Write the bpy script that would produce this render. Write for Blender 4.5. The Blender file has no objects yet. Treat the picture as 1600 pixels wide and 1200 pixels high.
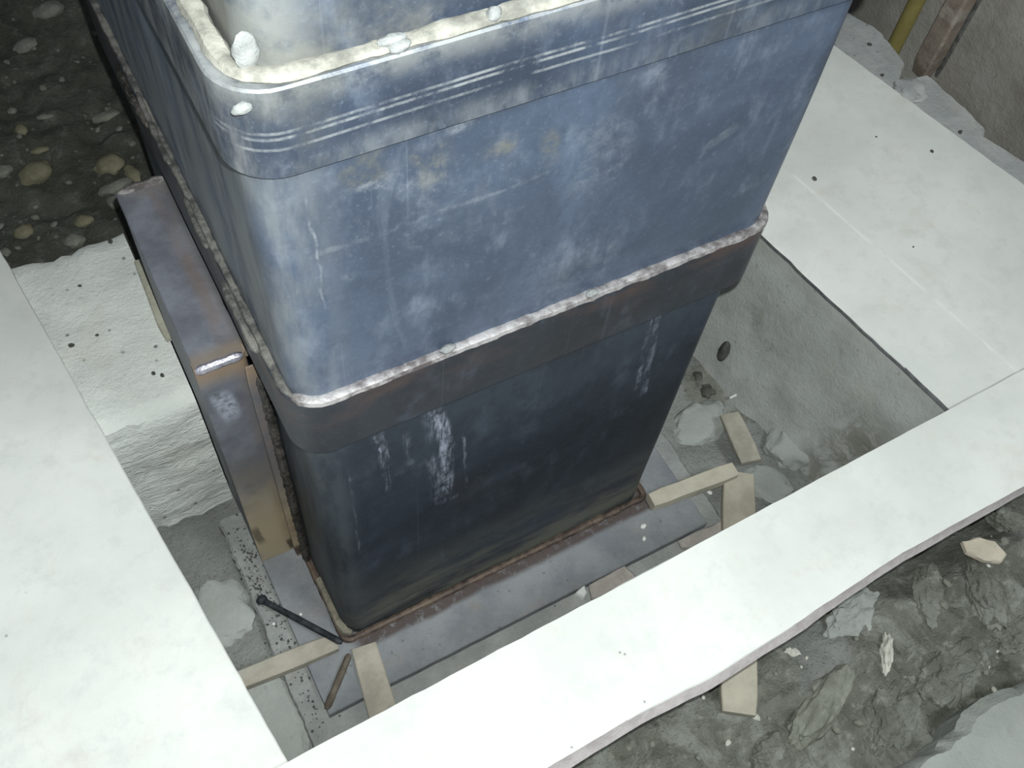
import bpy, bmesh, math, random
from mathutils import Vector, Matrix, noise

scene = bpy.context.scene
col = scene.collection
random.seed(7)

# ------------------------------------------------------------------ camera
CAM = Vector((-0.0725237, -0.33867717, 1.06660598))
def _n(v):
    v = Vector(v); return v.normalized()
F = 1514.7277
X = _n((4200.0, -1760.0, F))
ZD = _n((-144.0, 960.0, F))
Z = -ZD
Y = Z.cross(X)
def ray(px, py):
    d = Vector((px - 800.0, py - 600.0, F))
    return Vector((X.dot(d), Y.dot(d), Z.dot(d)))
def at(px, py, z):                      # point of the level z seen at that spot of the photo
    d = ray(px, py); t = (z - CAM.z) / d.z
    return CAM + d * t
def front(px, py, y=0.0):               # same on the column's front face
    d = ray(px, py); t = (y - CAM.y) / d.y
    return CAM + d * t
def side(px, py, x):
    d = ray(px, py); t = (x - CAM.x) / d.x
    return CAM + d * t

cd = bpy.data.cameras.new('camera'); cam = bpy.data.objects.new('camera', cd); col.objects.link(cam)
cd.sensor_width = 36.0; cd.lens = F / 1600.0 * 36.0; cd.clip_start = 0.01
R3 = Matrix(((X.x, -X.y, -X.z), (Y.x, -Y.y, -Y.z), (Z.x, -Z.y, -Z.z)))
cam.matrix_world = Matrix.Translation(CAM) @ R3.to_4x4()
scene.camera = cam

# ------------------------------------------------------------------ light: the phone's own flash, just beside its lens
ld = bpy.data.lights.new('camera_flash', 'POINT'); ld.energy = 38.0; ld.shadow_soft_size = 0.0035
ld.color = (0.955, 1.0, 0.975)
fl = bpy.data.objects.new('camera_flash', ld); col.objects.link(fl)
fl.location = CAM + Vector((X.x, Y.x, Z.x)) * 0.009 - Vector((X.y, Y.y, Z.y)) * 0.018
# a cool work lamp hanging over the right front of the pit
wd = bpy.data.lights.new('work_lamp', 'POINT'); wd.energy = 85.0; wd.shadow_soft_size = 0.22; wd.color = (0.90, 0.97, 1.0)
wl = bpy.data.objects.new('work_lamp', wd); col.objects.link(wl); wl.location = (0.62, -1.0, 2.3)
w = bpy.data.worlds.new('World'); scene.world = w; w.use_nodes = True
bg = w.node_tree.nodes['Background']; bg.inputs[0].default_value = (0.55, 0.62, 0.72, 1); bg.inputs[1].default_value = 0.11

scene.view_settings.view_transform = 'Standard'; scene.view_settings.look = 'None'
scene.view_settings.exposure = 0.0; scene.view_settings.gamma = 1.0
scene.view_settings.use_curve_mapping = False

# ------------------------------------------------------------------ node helpers
class NT:
    def __init__(s, name):
        s.m = bpy.data.materials.new(name); s.m.use_nodes = True
        s.t = s.m.node_tree; s.t.nodes.clear()
        s.out = s.t.nodes.new('ShaderNodeOutputMaterial')
        s.b = s.t.nodes.new('ShaderNodeBsdfPrincipled')
        s.t.links.new(s.b.outputs[0], s.out.inputs[0])
        tc = s.t.nodes.new('ShaderNodeTexCoord'); s.co = tc.outputs['Object']
        sp = s.t.nodes.new('ShaderNodeSeparateXYZ'); s.l(s.co, sp.inputs[0])
        s.x, s.y, s.z = sp.outputs
    def l(s, a, b): s.t.links.new(a, b)
    def put(s, v, sock):
        if hasattr(v, 'links') or isinstance(v, bpy.types.NodeSocket): s.l(v, sock)
        elif isinstance(v, (tuple, list)) and len(v) == 3 and sock.type == 'RGBA': sock.default_value = (*v, 1)
        else: sock.default_value = v
    def math(s, op, a, b=0.0, c=0.0, clamp=False):
        n = s.t.nodes.new('ShaderNodeMath'); n.operation = op; n.use_clamp = clamp
        s.put(a, n.inputs[0]); s.put(b, n.inputs[1])
        if op in ('MULTIPLY_ADD', 'SMOOTH_MIN', 'COMPARE'): s.put(c, n.inputs[2])
        return n.outputs[0]
    def mul(s, a, b): return s.math('MULTIPLY', a, b)
    def add(s, a, b): return s.math('ADD', a, b)
    def noise(s, scale, detail=6, rough=0.6, stretch=None, dist=0.0, off=(0, 0, 0)):
        n = s.t.nodes.new('ShaderNodeTexNoise'); n.inputs['Scale'].default_value = scale
        n.inputs['Detail'].default_value = detail; n.inputs['Roughness'].default_value = rough
        n.inputs['Distortion'].default_value = dist
        mp = s.t.nodes.new('ShaderNodeMapping'); s.l(s.co, mp.inputs[0])
        mp.inputs['Scale'].default_value = stretch or (1, 1, 1); mp.inputs['Location'].default_value = off
        s.l(mp.outputs[0], n.inputs['Vector']); return n.outputs[0]
    def vor(s, scale, feature='F1', stretch=None, rnd=1.0, out=0):
        n = s.t.nodes.new('ShaderNodeTexVoronoi'); n.feature = feature; n.inputs['Scale'].default_value = scale
        n.inputs['Randomness'].default_value = rnd
        mp = s.t.nodes.new('ShaderNodeMapping'); s.l(s.co, mp.inputs[0]); mp.inputs['Scale'].default_value = stretch or (1, 1, 1)
        s.l(mp.outputs[0], n.inputs['Vector']); return n.outputs[out]
    def ss(s, v, a, b, lo=0.0, hi=1.0):         # smoothstep a..b -> lo..hi
        n = s.t.nodes.new('ShaderNodeMapRange'); n.interpolation_type = 'SMOOTHSTEP'
        s.put(v, n.inputs[0])
        if a < b: n.inputs[1].default_value, n.inputs[2].default_value, n.inputs[3].default_value, n.inputs[4].default_value = a, b, lo, hi
        else: n.inputs[1].default_value, n.inputs[2].default_value, n.inputs[3].default_value, n.inputs[4].default_value = b, a, hi, lo
        return n.outputs[0]
    def mix(s, fac, a, b):
        n = s.t.nodes.new('ShaderNodeMix'); n.data_type = 'RGBA'
        s.put(fac, n.inputs[0]); s.put(a, n.inputs[6]); s.put(b, n.inputs[7]); return n.outputs[2]
    def band(s, v, c, half, soft):              # 1 inside c-half..c+half
        d = s.math('ABSOLUTE', s.math('SUBTRACT', v, c))
        return s.ss(d, half + soft, half, 0, 1)
    def seg(s, p0, p1, half, soft, u=None, v=None, wob=0.0, wscale=40):    # distance to a stroke p0-p1 in plane (u,v)
        u = s.x if u is None else u; v = s.z if v is None else v
        dx, dz = p1[0] - p0[0], p1[1] - p0[1]; L = math.hypot(dx, dz); dx /= L; dz /= L
        ru = s.math('SUBTRACT', u, p0[0]); rv = s.math('SUBTRACT', v, p0[1])
        al = s.add(s.mul(ru, dx), s.mul(rv, dz)); ac = s.add(s.mul(ru, -dz), s.mul(rv, dx))
        if wob:
            nz = s.math('SUBTRACT', s.noise(wscale, 2), 0.5); ac = s.math('MULTIPLY_ADD', nz, wob, ac)
        m1 = s.ss(s.math('ABSOLUTE', ac), half + soft, half)
        e = min(0.01, L * 0.25)
        m2 = s.mul(s.ss(al, -e, e), s.ss(al, L + e, L - e))
        return s.mul(m1, m2)
    def attr(s, name):
        n = s.t.nodes.new('ShaderNodeAttribute'); n.attribute_name = name; return n.outputs['Fac']
    def bump(s, h, strength=0.3, dist=0.002, normal=None):
        n = s.t.nodes.new('ShaderNodeBump'); n.inputs['Strength'].default_value = strength; n.inputs['Distance'].default_value = dist
        s.l(h, n.inputs['Height'])
        if normal is not None: s.l(normal, n.inputs['Normal'])
        s.l(n.outputs[0], s.b.inputs['Normal']); return n.outputs[0]
    def done(s, color, rough=0.7, metal=0.0, spec=None):
        s.put(color, s.b.inputs['Base Color']); s.put(rough, s.b.inputs['Roughness']); s.put(metal, s.b.inputs['Metallic'])
        if spec is not None: s.b.inputs['Specular IOR Level'].default_value = spec
        return s.m

def fxz(px, py): p = front(px, py, -0.001); return (p.x, p.z)

# ------------------------------------------------------------------ materials
def steel(name, dark=(0.034, 0.045, 0.068), mid=(0.062, 0.084, 0.128), pale=(0.18, 0.215, 0.28), haze=0.5, kind='main'):
    s = NT(name)
    n1 = s.noise(7, 8, 0.62, dist=0.6); n2 = s.noise(28, 7, 0.65, stretch=(1, 1, 0.55)); n3 = s.noise(140, 5, 0.7)
    c = s.mix(s.ss(n1, 0.35, 0.68), dark, mid)
    c = s.mix(s.mul(s.ss(n2, 0.50, 0.78), haze), c, pale)
    c = s.mix(s.mul(s.ss(n3, 0.55, 0.78), 0.55 * haze), c, pale)
    n6 = s.noise(330, 3, 0.7); c = s.mix(s.mul(s.ss(n6, .56, .74), .38 * haze), c, pale)
    n5 = s.noise(60, 6, 0.7, stretch=(1, 1, .7), off=(3, 3, 3)); c = s.mix(s.mul(s.ss(n5, .52, .30), .55), c, dark)
    # mill marks: long vertical rolling lines and short cross scratches
    v = s.noise(9, 3, 0.5, stretch=(26, 26, 0.35)); c = s.mix(s.mul(s.ss(v, 0.66, 0.74), 0.30 * haze), c, pale)
    h = s.noise(9, 3, 0.5, stretch=(0.6, 0.6, 34)); c = s.mix(s.mul(s.ss(h, 0.67, 0.75), 0.22 * haze), c, pale)
    d = s.noise(5, 6, 0.6, stretch=(3.2, 3.2, 0.9), dist=1.6, off=(3, 1, 2)); c = s.mix(s.mul(s.ss(d, 0.60, 0.72), 0.28 * haze), c, pale)
    r = s.noise(6, 5, 0.6, off=(9, 4, 1)); c = s.mix(s.mul(s.ss(r, 0.56, 0.74), 0.12 if kind == "low_collar" else 0.35), c, (0.06, 0.047, 0.045))
    rough = s.math('MULTIPLY_ADD', n2, 0.3, 0.34)
    if kind == 'lower':
        dust = s.mul(s.ss(s.z, 0.17, 0.03), s.ss(s.noise(9, 6, 0.65, stretch=(0.7, 0.7, 2.2)), 0.36, 0.62))
        c = s.mix(s.mul(dust, 0.85), c, (0.15, 0.155, 0.125))
        chalk = (0.40, 0.44, 0.54)
        grain = s.mul(s.ss(s.noise(150, 5, 0.75, stretch=(1, 1, 0.16)), 0.40, 0.66), s.ss(s.noise(60, 5, .7, off=(1, 8, 2)), .34, .56))
        for a, b, hw, sf, k in (
            ((577, 668), (570, 690), .0030, .002, .9), ((588, 664), (605, 720), .0030, .002, .75), ((597, 700), (610, 768), .0018, .002, .5),
            ((640, 684), (645, 735), .0020, .003, .35), ((683, 645), (704, 705), .0035, .005, .85), ((676, 650), (682, 690), .004, .006, .35), ((700, 700), (702, 780), .0025, .006, .8),
            ((678, 720), (688, 790), .0020, .006, .5), ((690, 792), (716, 780), .0025, .003, .6), ((727, 690), (734, 772), .0010, .0012, .5),
            ((575, 672), (665, 642), .0010, .0012, .55), ((500, 700), (640, 655), .0010, .002, .3),
            ((1021, 490), (1000, 610), .0016, .003, .5), ((1036, 486), (1008, 620), .0020, .003, .5), ((960, 507), (1034, 484), .0008, .001, .3),
            ((548, 735), (565, 870), .0006, .001, .3)):
            c = s.mix(s.mul(s.mul(s.seg(fxz(*a), fxz(*b), hw, sf, wob=0.006), grain), k), c, chalk)
        rough = s.math('MULTIPLY_ADD', dust, 0.3, rough)
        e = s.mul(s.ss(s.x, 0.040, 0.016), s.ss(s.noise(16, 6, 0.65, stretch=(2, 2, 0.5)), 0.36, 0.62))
        c = s.mix(s.mul(e, 0.7), c, (0.085, 0.10, 0.115))  # highlight band on the rounded left corner, painted as lighter blue-grey
    elif kind == 'main':
        chalk = (0.34, 0.37, 0.41); ochre = (0.19, 0.18, 0.125)
        grain = s.mul(s.ss(s.noise(70, 6, 0.75), 0.38, 0.62), s.ss(s.noise(22, 5, .7, off=(5, 2, 8)), .36, .58))
        for a, b, hw, sf, k, cc in (
            ((755, 238), (805, 222), .002, .010, .6, ochre), ((856, 205), (866, 255), .002, .007, .55, ochre), ((668, 235), (680, 290), .005, .006, .5, ochre),
            ((520, 285), (610, 275), .002, .011, .5, ochre), ((610, 275), (635, 300), .003, .006, .5, chalk), ((545, 265), (600, 245), .002, .010, .4, ochre), ((640, 250), (700, 235), .002, .008, .4, ochre), ((560, 300), (600, 292), .001, .003, .6, chalk), ((700, 205), (740, 190), .002, .006, .5, chalk),
            ((478, 295), (508, 480), .0004, .0008, .6, chalk), ((500, 400), (620, 358), .0010, .002, .35, chalk), ((620, 360), (865, 268), .0008, .0015, .3, chalk),
            ((540, 440), (556, 425), .003, .003, .5, chalk), ((948, 420), (960, 375), .002, .002, .5, chalk), ((1103, 235), (1150, 200), .002, .004, .35, chalk),
            ((960, 180), (930, 300), .012, .02, .22, chalk), ((1010, 130), (1040, 100), .004, .008, .3, chalk), ((1050, 60), (1090, 5), .003, .005, .4, chalk),
            ((640, 330), (780, 300), .02, .03, .16, chalk), ((760, 500), (930, 430), .02, .03, .12, chalk)):
            c = s.mix(s.mul(s.mul(s.seg(fxz(*a), fxz(*b), hw, sf, wob=0.010, wscale=25), grain), k), c, cc)
        # pale flank of the rounded left corner with the flash highlight painted in
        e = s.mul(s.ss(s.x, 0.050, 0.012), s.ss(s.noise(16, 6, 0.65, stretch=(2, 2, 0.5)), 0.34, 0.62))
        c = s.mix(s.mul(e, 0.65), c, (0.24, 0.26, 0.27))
    elif kind == 'collar':
        chalk = (0.42, 0.44, 0.45)
        for z0, k in ((0.7455, .55), (0.7420, .6), (0.7355, .45)):
            wz = s.math('MULTIPLY_ADD', s.math('SUBTRACT', s.noise(6, 2), 0.5), 0.003, s.z)
            c = s.mix(s.mul(s.mul(s.band(wz, z0, .0004, .0009), s.ss(s.noise(26, 6, .7), 0.42, 0.62)), k), c, chalk)
        e = s.mul(s.ss(s.z, 0.752, 0.772), s.ss(s.noise(30, 6, 0.7), 0.38, 0.60))
        c = s.mix(s.mul(e, 0.6), c, (0.30, 0.31, 0.30))
        e = s.mul(s.ss(s.z, 0.735, 0.722), s.ss(s.noise(18, 6, 0.7, stretch=(1, 1, .4)), 0.42, 0.66))
        c = s.mix(s.mul(e, 0.45), c, (0.26, 0.28, 0.30))
        oc = s.mul(s.ss(s.noise(7, 5, 0.6, off=(2, 5, 5)), 0.52, 0.70), 0.5); c = s.mix(oc, c, (0.17, 0.17, 0.14))
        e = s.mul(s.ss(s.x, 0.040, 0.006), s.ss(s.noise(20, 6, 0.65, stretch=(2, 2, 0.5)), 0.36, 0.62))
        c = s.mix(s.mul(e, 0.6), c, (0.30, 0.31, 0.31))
    elif kind == 'low_collar':
        e = s.ss(s.noise(14, 6, 0.65, stretch=(1, 1, 2.5)), 0.44, 0.66)
        e = s.mul(e, s.ss(s.z, .462, .498, .15, 1.0)); c = s.mix(s.mul(e, 0.75), c, (0.085, 0.055, 0.050))
    elif kind == 'top':
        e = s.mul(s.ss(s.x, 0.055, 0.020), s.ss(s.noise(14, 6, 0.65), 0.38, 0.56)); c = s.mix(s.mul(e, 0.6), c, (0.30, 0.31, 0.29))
        e = s.mul(s.ss(s.z, 0.815, 0.775), s.ss(s.noise(12, 6, 0.65), 0.40, 0.62)); c = s.mix(s.mul(e, 0.6), c, (0.22, 0.22, 0.19))
    s.bump(s.add(n3, s.mul(n2, 1.5)), 0.18, 0.0012)
    return s.done(c, rough, 0.30, 0.5)

def box_steel(name, tan):
    s = NT(name); n1 = s.noise(22, 7, 0.62); n3 = s.noise(180, 4, 0.7)
    c = s.mix(s.ss(n1, 0.36, 0.66), (0.13, 0.138, 0.165), (0.21, 0.222, 0.26))
    c = s.mix(s.mul(s.ss(n3, 0.5, 0.75), 0.35), c, (0.22, 0.22, 0.24))
    if tan:
        f = s.mul(s.ss(s.z, 0.27, 0.06), s.ss(s.add(s.noise(12, 5, 0.6), s.mul(s.x, 2.0)), 0.18, 0.48))
        c = s.mix(s.mul(f, 0.9), c, (0.56, 0.46, 0.30))
        f = s.ss(s.x, -0.022, -0.006); f = s.mul(f, s.ss(n1, 0.3, 0.6)); c = s.mix(s.mul(f, 0.6), c, (0.20, 0.14, 0.10))
        f = s.mul(s.ss(s.z, 0.365, 0.39), s.ss(n1, 0.3, 0.5)); c = s.mix(s.mul(f, 0.8), c, (0.32, 0.23, 0.15))
        p = s.seg((-0.034, 0.358), (-0.029, 0.315), .0050, .006, wob=.01); c = s.mix(s.mul(s.mul(p, s.ss(n3, .3, .6)), .9), c, (0.42, 0.45, 0.54))
        p = s.seg((-0.010, 0.030), (-0.007, 0.004), .0045, .003, wob=.004); c = s.mix(s.mul(p, .85), c, (0.06, 0.04, 0.025))
        p = s.seg((-0.043, 0.09), (-0.040, 0.05), .0025, .003, wob=.006); c = s.mix(s.mul(p, .7), c, (0.09, 0.075, 0.055))
    else:
        f = s.mul(s.ss(s.math('ABSOLUTE', s.math('SUBTRACT', s.x, -0.014)), 0.011, 0.002), s.ss(s.noise(18, 6, .65, stretch=(1.5, .6, 1)), .36, .58))
        c = s.mix(s.mul(f, 0.5), c, (0.20, 0.145, 0.12))
        f = s.ss(s.x, -0.010, -0.005); c = s.mix(s.mul(f, 0.5), c, (0.13, 0.13, 0.11))
        f = s.mul(s.ss(s.y, 0.150, 0.137), s.ss(n1, .3, .55)); c = s.mix(s.mul(f, .7), c, (0.24, 0.19, 0.14))
        f = s.mul(s.ss(s.y, 0.318, 0.332), s.ss(n1, .3, .6)); c = s.mix(s.mul(f, .6), c, (0.22, 0.20, 0.18))
    s.bump(s.add(n3, n1), 0.25, 0.001)
    return s.done(c, s.math('MULTIPLY_ADD', n1, 0.25, 0.42), 0.25)

def weld(name, a, b, rough=0.4, metal=0.6, sc=120):
    s = NT(name); n = s.noise(sc, 6, 0.65); m = s.noise(18, 4, 0.6)
    c = s.mix(s.ss(s.add(s.mul(n, .6), s.mul(m, .6)), 0.48, 0.72), a, b)
    s.bump(n, 0.6, 0.002)
    return s.done(c, s.math('MULTIPLY_ADD', n, 0.4, rough - .15), metal)

def cement_board(name, edge_line=None):
    s = NT(name); n1 = s.noise(6, 7, 0.62); n2 = s.noise(60, 6, 0.65); n3 = s.noise(420, 3, 0.6); n4 = s.noise(16, 7, 0.7, off=(4, 2, 0), dist=.5)
    c = s.mix(s.ss(n1, 0.32, 0.68), (0.60, 0.615, 0.585), (0.70, 0.71, 0.675))
    c = s.mix(s.mul(s.ss(n4, 0.52, 0.74), 0.45), c, (0.56, 0.52, 0.45))
    n6 = s.noise(30, 6, 0.75, off=(1, 6, 0)); c = s.mix(s.mul(s.ss(n6, .50, .34), .35), c, (0.52, 0.535, 0.52))
    c = s.mix(s.mul(s.ss(n2, 0.58, 0.78), 0.25), c, (0.48, 0.49, 0.47))
    sp = s.mul(s.ss(s.vor(42), 0.075, 0.03), s.ss(s.noise(9, 2), 0.56, 0.62)); c = s.mix(s.mul(sp, .65), c, (0.16, 0.16, 0.15))
    if edge_line:
        a, b = edge_line
        ln = s.mul(s.seg(a, b, .0010, .0022, u=s.x, v=s.y, wob=.002, wscale=20), s.ss(s.noise(20, 3), .40, .55))
        c = s.mix(s.mul(ln, .40), c, (0.84, 0.86, 0.84))
    s.bump(s.add(n2, s.mul(n3, .6)), 0.25, 0.0008)
    return s.done(c, 0.85, 0, 0.3)

def concrete(name, a, b, dark, warm=(0.35, 0.33, 0.27), pit=0.5, rough_bump=0.6, sc=1.0, streak=False, rust=False, stain=None):
    s = NT(name); n1 = s.noise(9 * sc, 8, 0.65); n2 = s.noise(55 * sc, 7, 0.7); n3 = s.noise(300, 4, 0.7)
    c = s.mix(s.ss(n1, 0.34, 0.66), a, b)
    c = s.mix(s.mul(s.ss(n2, 0.55, 0.78), 0.45), c, dark)
    c = s.mix(s.mul(s.ss(s.noise(14 * sc, 5, .6, off=(7, 3, 2)), 0.54, 0.72), 0.4), c, warm)
    v = s.vor(48 * sc); sp = s.mul(s.ss(v, 0.16, 0.06), s.ss(s.noise(17, 3), 0.50, 0.58)); c = s.mix(s.mul(sp, pit), c, (0.045, 0.047, 0.045))
    c = s.mix(s.mul(s.ss(n3, .62, .78), .35), c, dark)
    if rust:
        f = s.mul(s.ss(s.add(s.y, s.mul(s.math('SUBTRACT', n1, .5), .012)), -.020, -.012), s.ss(s.x, .0, .02)); f = s.mul(f, s.mul(s.ss(n2, .25, .5), s.ss(s.x, .405, .395)))
        c = s.mix(s.mul(f, .85), c, (0.060, 0.040, 0.033))
    if stain:
        f = s.mul(s.ss(s.z, .15, .06), s.ss(s.y, -.01, -.08)); f = s.mul(f, s.ss(s.noise(24, 7, .75, dist=.8), .42, .56)); c = s.mix(s.mul(f, .75), c, stain)
        f = s.mul(s.ss(s.noise(12, 6, .7, off=(2, 2, 7)), .56, .68), .4); c = s.mix(f, c, stain)
    h = s.add(s.mul(n2, 1.4), s.mul(n3, .5))
    if streak:
        st = s.noise(26, 5, .7, stretch=(.6, 1, 3.2), dist=1.0); h = s.add(h, s.mul(s.mul(st, 2.2), s.ss(s.z, .20, .17)))
    s.bump(h, rough_bump, 0.004)
    return s.done(c, 0.92, 0, 0.2)

def soil(name):
    s = NT(name); m = s.attr('mortar'); n1 = s.noise(7, 8, 0.65); n2 = s.noise(40, 8, 0.72); n3 = s.noise(220, 5, 0.75)
    c = s.mix(s.ss(n1, 0.35, 0.65), (0.150, 0.155, 0.128), (0.240, 0.245, 0.210))
    c = s.mix(s.mul(s.ss(n2, 0.50, 0.72), 0.8), c, (0.43, 0.45, 0.40))
    c = s.mix(s.mul(s.ss(n2, 0.48, 0.30), 0.6), c, (0.066, 0.070, 0.052))
    pm = s.mul(s.ss(s.noise(13, 7, .7, stretch=(1.3, .8, 1), dist=.7, off=(4, 9, 1)), .50, .64), s.ss(s.y, .1, -.1)); c = s.mix(s.mul(pm, .55), c, (0.42, 0.44, 0.395))
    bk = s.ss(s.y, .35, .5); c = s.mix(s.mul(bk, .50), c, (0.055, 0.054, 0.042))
    g = s.mix(s.ss(n1, 0.36, 0.64), (0.235, 0.245, 0.235), (0.33, 0.34, 0.32))
    g = s.mix(s.mul(s.ss(n2, 0.52, 0.75), 0.55), g, (0.15, 0.155, 0.145))
    mm = s.ss(s.add(m, s.mul(s.math('SUBTRACT', n2, .5), 0.9)), 0.38, 0.62)
    c = s.mix(mm, c, g)
    v = s.vor(75); c = s.mix(s.mul(s.mul(s.ss(v, .26, .16), s.ss(s.noise(23, 3), .52, .60)), .7), c, (0.36, 0.36, 0.31))
    v = s.vor(160); c = s.mix(s.mul(s.ss(v, .20, .08), .5), c, (0.06, 0.06, 0.05))
    s.bump(s.add(s.mul(n2, 2.0), n3), 0.8, 0.006)
    return s.done(c, 0.95, 0, 0.15)

def simple(name, a, b, sc=40, rough=0.8, metal=0.0, bump=0.4, stretch=None, spots=None):
    s = NT(name); n = s.noise(sc, 7, 0.65, stretch=stretch); n2 = s.noise(sc * 6, 4, 0.7)
    c = s.mix(s.ss(n, 0.34, 0.66), a, b)
    if spots: c = s.mix(s.mul(s.ss(s.noise(sc * .6, 5, .65, off=(5, 1, 3)), .54, .66), .8), c, spots)
    s.bump(s.add(n, n2), bump, 0.002)
    return s.done(c, rough, metal, 0.25)

M = dict(
    top=steel('rolled steel top', kind='top', haze=.75),
    collar=steel('rolled steel collar', kind='collar', haze=.8),
    main=steel('rolled steel tube', kind='main', haze=.7, dark=(0.058, 0.077, 0.115), mid=(0.100, 0.134, 0.200), pale=(0.25, 0.29, 0.36)),
    lowcol=steel('heat stained steel collar', kind='low_collar', dark=(0.020, 0.024, 0.032), mid=(0.036, 0.042, 0.055), haze=.30),
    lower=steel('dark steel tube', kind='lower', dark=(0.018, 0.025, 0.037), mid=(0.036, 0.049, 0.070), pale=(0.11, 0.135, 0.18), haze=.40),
    plate=concrete('dusty steel plate', (0.165, 0.175, 0.19), (0.235, 0.245, 0.255), (0.10, 0.105, 0.115), warm=(0.23, 0.205, 0.175), pit=.5, rough_bump=.45, sc=1.6, rust=True),
    boxtop=box_steel('box steel', False), boxfront=box_steel('scorched box steel', True),
    weld_silver=weld('bright weld', (0.12, 0.105, 0.105), (0.42, 0.405, 0.405), .40, .45, 90),
    weld_pale=weld('dusty pale weld', (0.12, 0.12, 0.105), (0.29, 0.285, 0.25), .8, .05, 70),
    weld_rust=weld('rusty weld', (0.045, 0.030, 0.025), (0.13, 0.095, 0.07), .6, .2, 120),
    weld_tan=weld('tan dusty weld', (0.13, 0.125, 0.095), (0.24, 0.215, 0.165), .7, .1, 120),
    weld_grey=weld('dull grey weld', (0.05, 0.05, 0.05), (0.17, 0.165, 0.15), .6, .2, 110),
    weld_black=weld('slag', (0.018, 0.016, 0.014), (0.10, 0.09, 0.08), .5, .2, 240),
    weld_blue=weld('fresh blue weld', (0.06, 0.06, 0.09), (0.55, 0.54, 0.62), .3, .7, 110),
    spatter=simple('white spatter', (0.14, 0.15, 0.15), (0.26, 0.27, 0.265), 60),
    board=cement_board('cement board'),
    board_r=cement_board('cement board right', ((at(1238, 272, .206).x, at(1238, 272, .206).y), (at(1640, 625, .206).x, at(1640, 625, .206).y))),
    darkedge=simple('shadow toned cut edge', (0.10, 0.105, 0.11), (0.17, 0.175, 0.18), 70, .9),  # shadow line along the right board's edge, put into the edge colour
    edge=simple('cut board edge', (0.40, 0.365, 0.36), (0.50, 0.465, 0.46), 70, .9),
    block=concrete('pale concrete', (0.64, 0.665, 0.635), (0.76, 0.78, 0.735), (0.45, 0.47, 0.455), warm=(0.64, 0.63, 0.56), pit=.8, rough_bump=.6, streak=True),
    wall=concrete('grey plastered concrete', (0.34, 0.355, 0.335), (0.42, 0.435, 0.415), (0.25, 0.26, 0.245), warm=(0.36, 0.355, 0.29), pit=.25, rough_bump=.45, stain=(0.17, 0.165, 0.13)),
    grout=concrete('grout', (0.25, 0.26, 0.255), (0.34, 0.35, 0.335), (0.14, 0.145, 0.14), warm=(0.26, 0.245, 0.21), pit=.9, rough_bump=.7, sc=1.8),
    lump=concrete('mortar lump', (0.30, 0.315, 0.295), (0.37, 0.385, 0.36), (0.22, 0.23, 0.215), warm=(0.32, 0.32, 0.26), pit=.2, rough_bump=.5),
    ledge=concrete('ledge mortar', (0.33, 0.34, 0.34), (0.44, 0.45, 0.44), (0.20, 0.20, 0.20), warm=(0.40, 0.38, 0.33), pit=.95, rough_bump=.5, sc=1.6),
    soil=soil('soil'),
    brown=concrete('brown rendered wall', (0.27, 0.255, 0.225), (0.37, 0.355, 0.32), (0.19, 0.185, 0.165), warm=(0.31, 0.265, 0.225), pit=.2, rough_bump=.6),
    wood=simple('dusty pine', (0.28, 0.26, 0.215), (0.38, 0.35, 0.29), 30, .85, stretch=(1, 1, 1), spots=(0.34, 0.33, 0.29)),
    wood_side=simple('dusty pine light', (0.36, 0.335, 0.27), (0.45, 0.42, 0.34), 30, .85),
    oldwood=simple('grey weathered wood', (0.33, 0.32, 0.255), (0.45, 0.44, 0.36), 40, .9),
    rod=simple('dark rod', (0.020, 0.023, 0.028), (0.055, 0.06, 0.065), 90, .6, .3),
    rustrod=simple('rusty rod', (0.085, 0.070, 0.055), (0.16, 0.135, 0.105), 90, .8, .1),
    yellow=simple('yellow pipe', (0.23, 0.195, 0.065), (0.31, 0.27, 0.10), 18, .6, 0, .2, spots=(0.38, 0.33, 0.15)),
    rusttube=simple('rusty tube', (0.15, 0.12, 0.095), (0.23, 0.19, 0.155), 30, .85, 0, .8, spots=(0.30, 0.275, 0.24)),
    pebble=simple('buff pebble', (0.17, 0.16, 0.105), (0.26, 0.245, 0.17), 40, .85, spots=(0.12, .115, .08)),
    pebble2=simple('grey pebble', (0.16, 0.17, 0.14), (0.25, 0.26, 0.22), 40, .85, spots=(0.12, .125, .10)),
    pebble3=simple('pale pebble', (0.46, 0.46, 0.40), (0.58, 0.58, 0.52), 30, .8),
    rock=simple('soil caked rock', (0.17, 0.175, 0.145), (0.27, 0.28, 0.24), 30, .9, 0, .9, spots=(0.125, 0.125, 0.10)),
    darkstone=simple('dark stone', (0.05, 0.05, 0.042), (0.10, 0.10, 0.085), 40, .8),
    flake=simple('white flake', (0.55, 0.56, 0.54), (0.68, 0.68, 0.65), 40, .8),
    pinkflake=simple('buff flake', (0.45, 0.40, 0.32), (0.56, 0.50, 0.41), 30, .8),
    brownfrag=simple('brownish fragment', (0.30, 0.275, 0.25), (0.40, 0.37, 0.335), 40, .9, 0, .6),
    grit=simple('black grit', (0.045, 0.047, 0.047), (0.10, 0.105, 0.10), 90, .9),
    chip=simple('dark chip', (0.055, 0.055, 0.05), (0.12, 0.12, 0.11), 90, .8),
)

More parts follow.
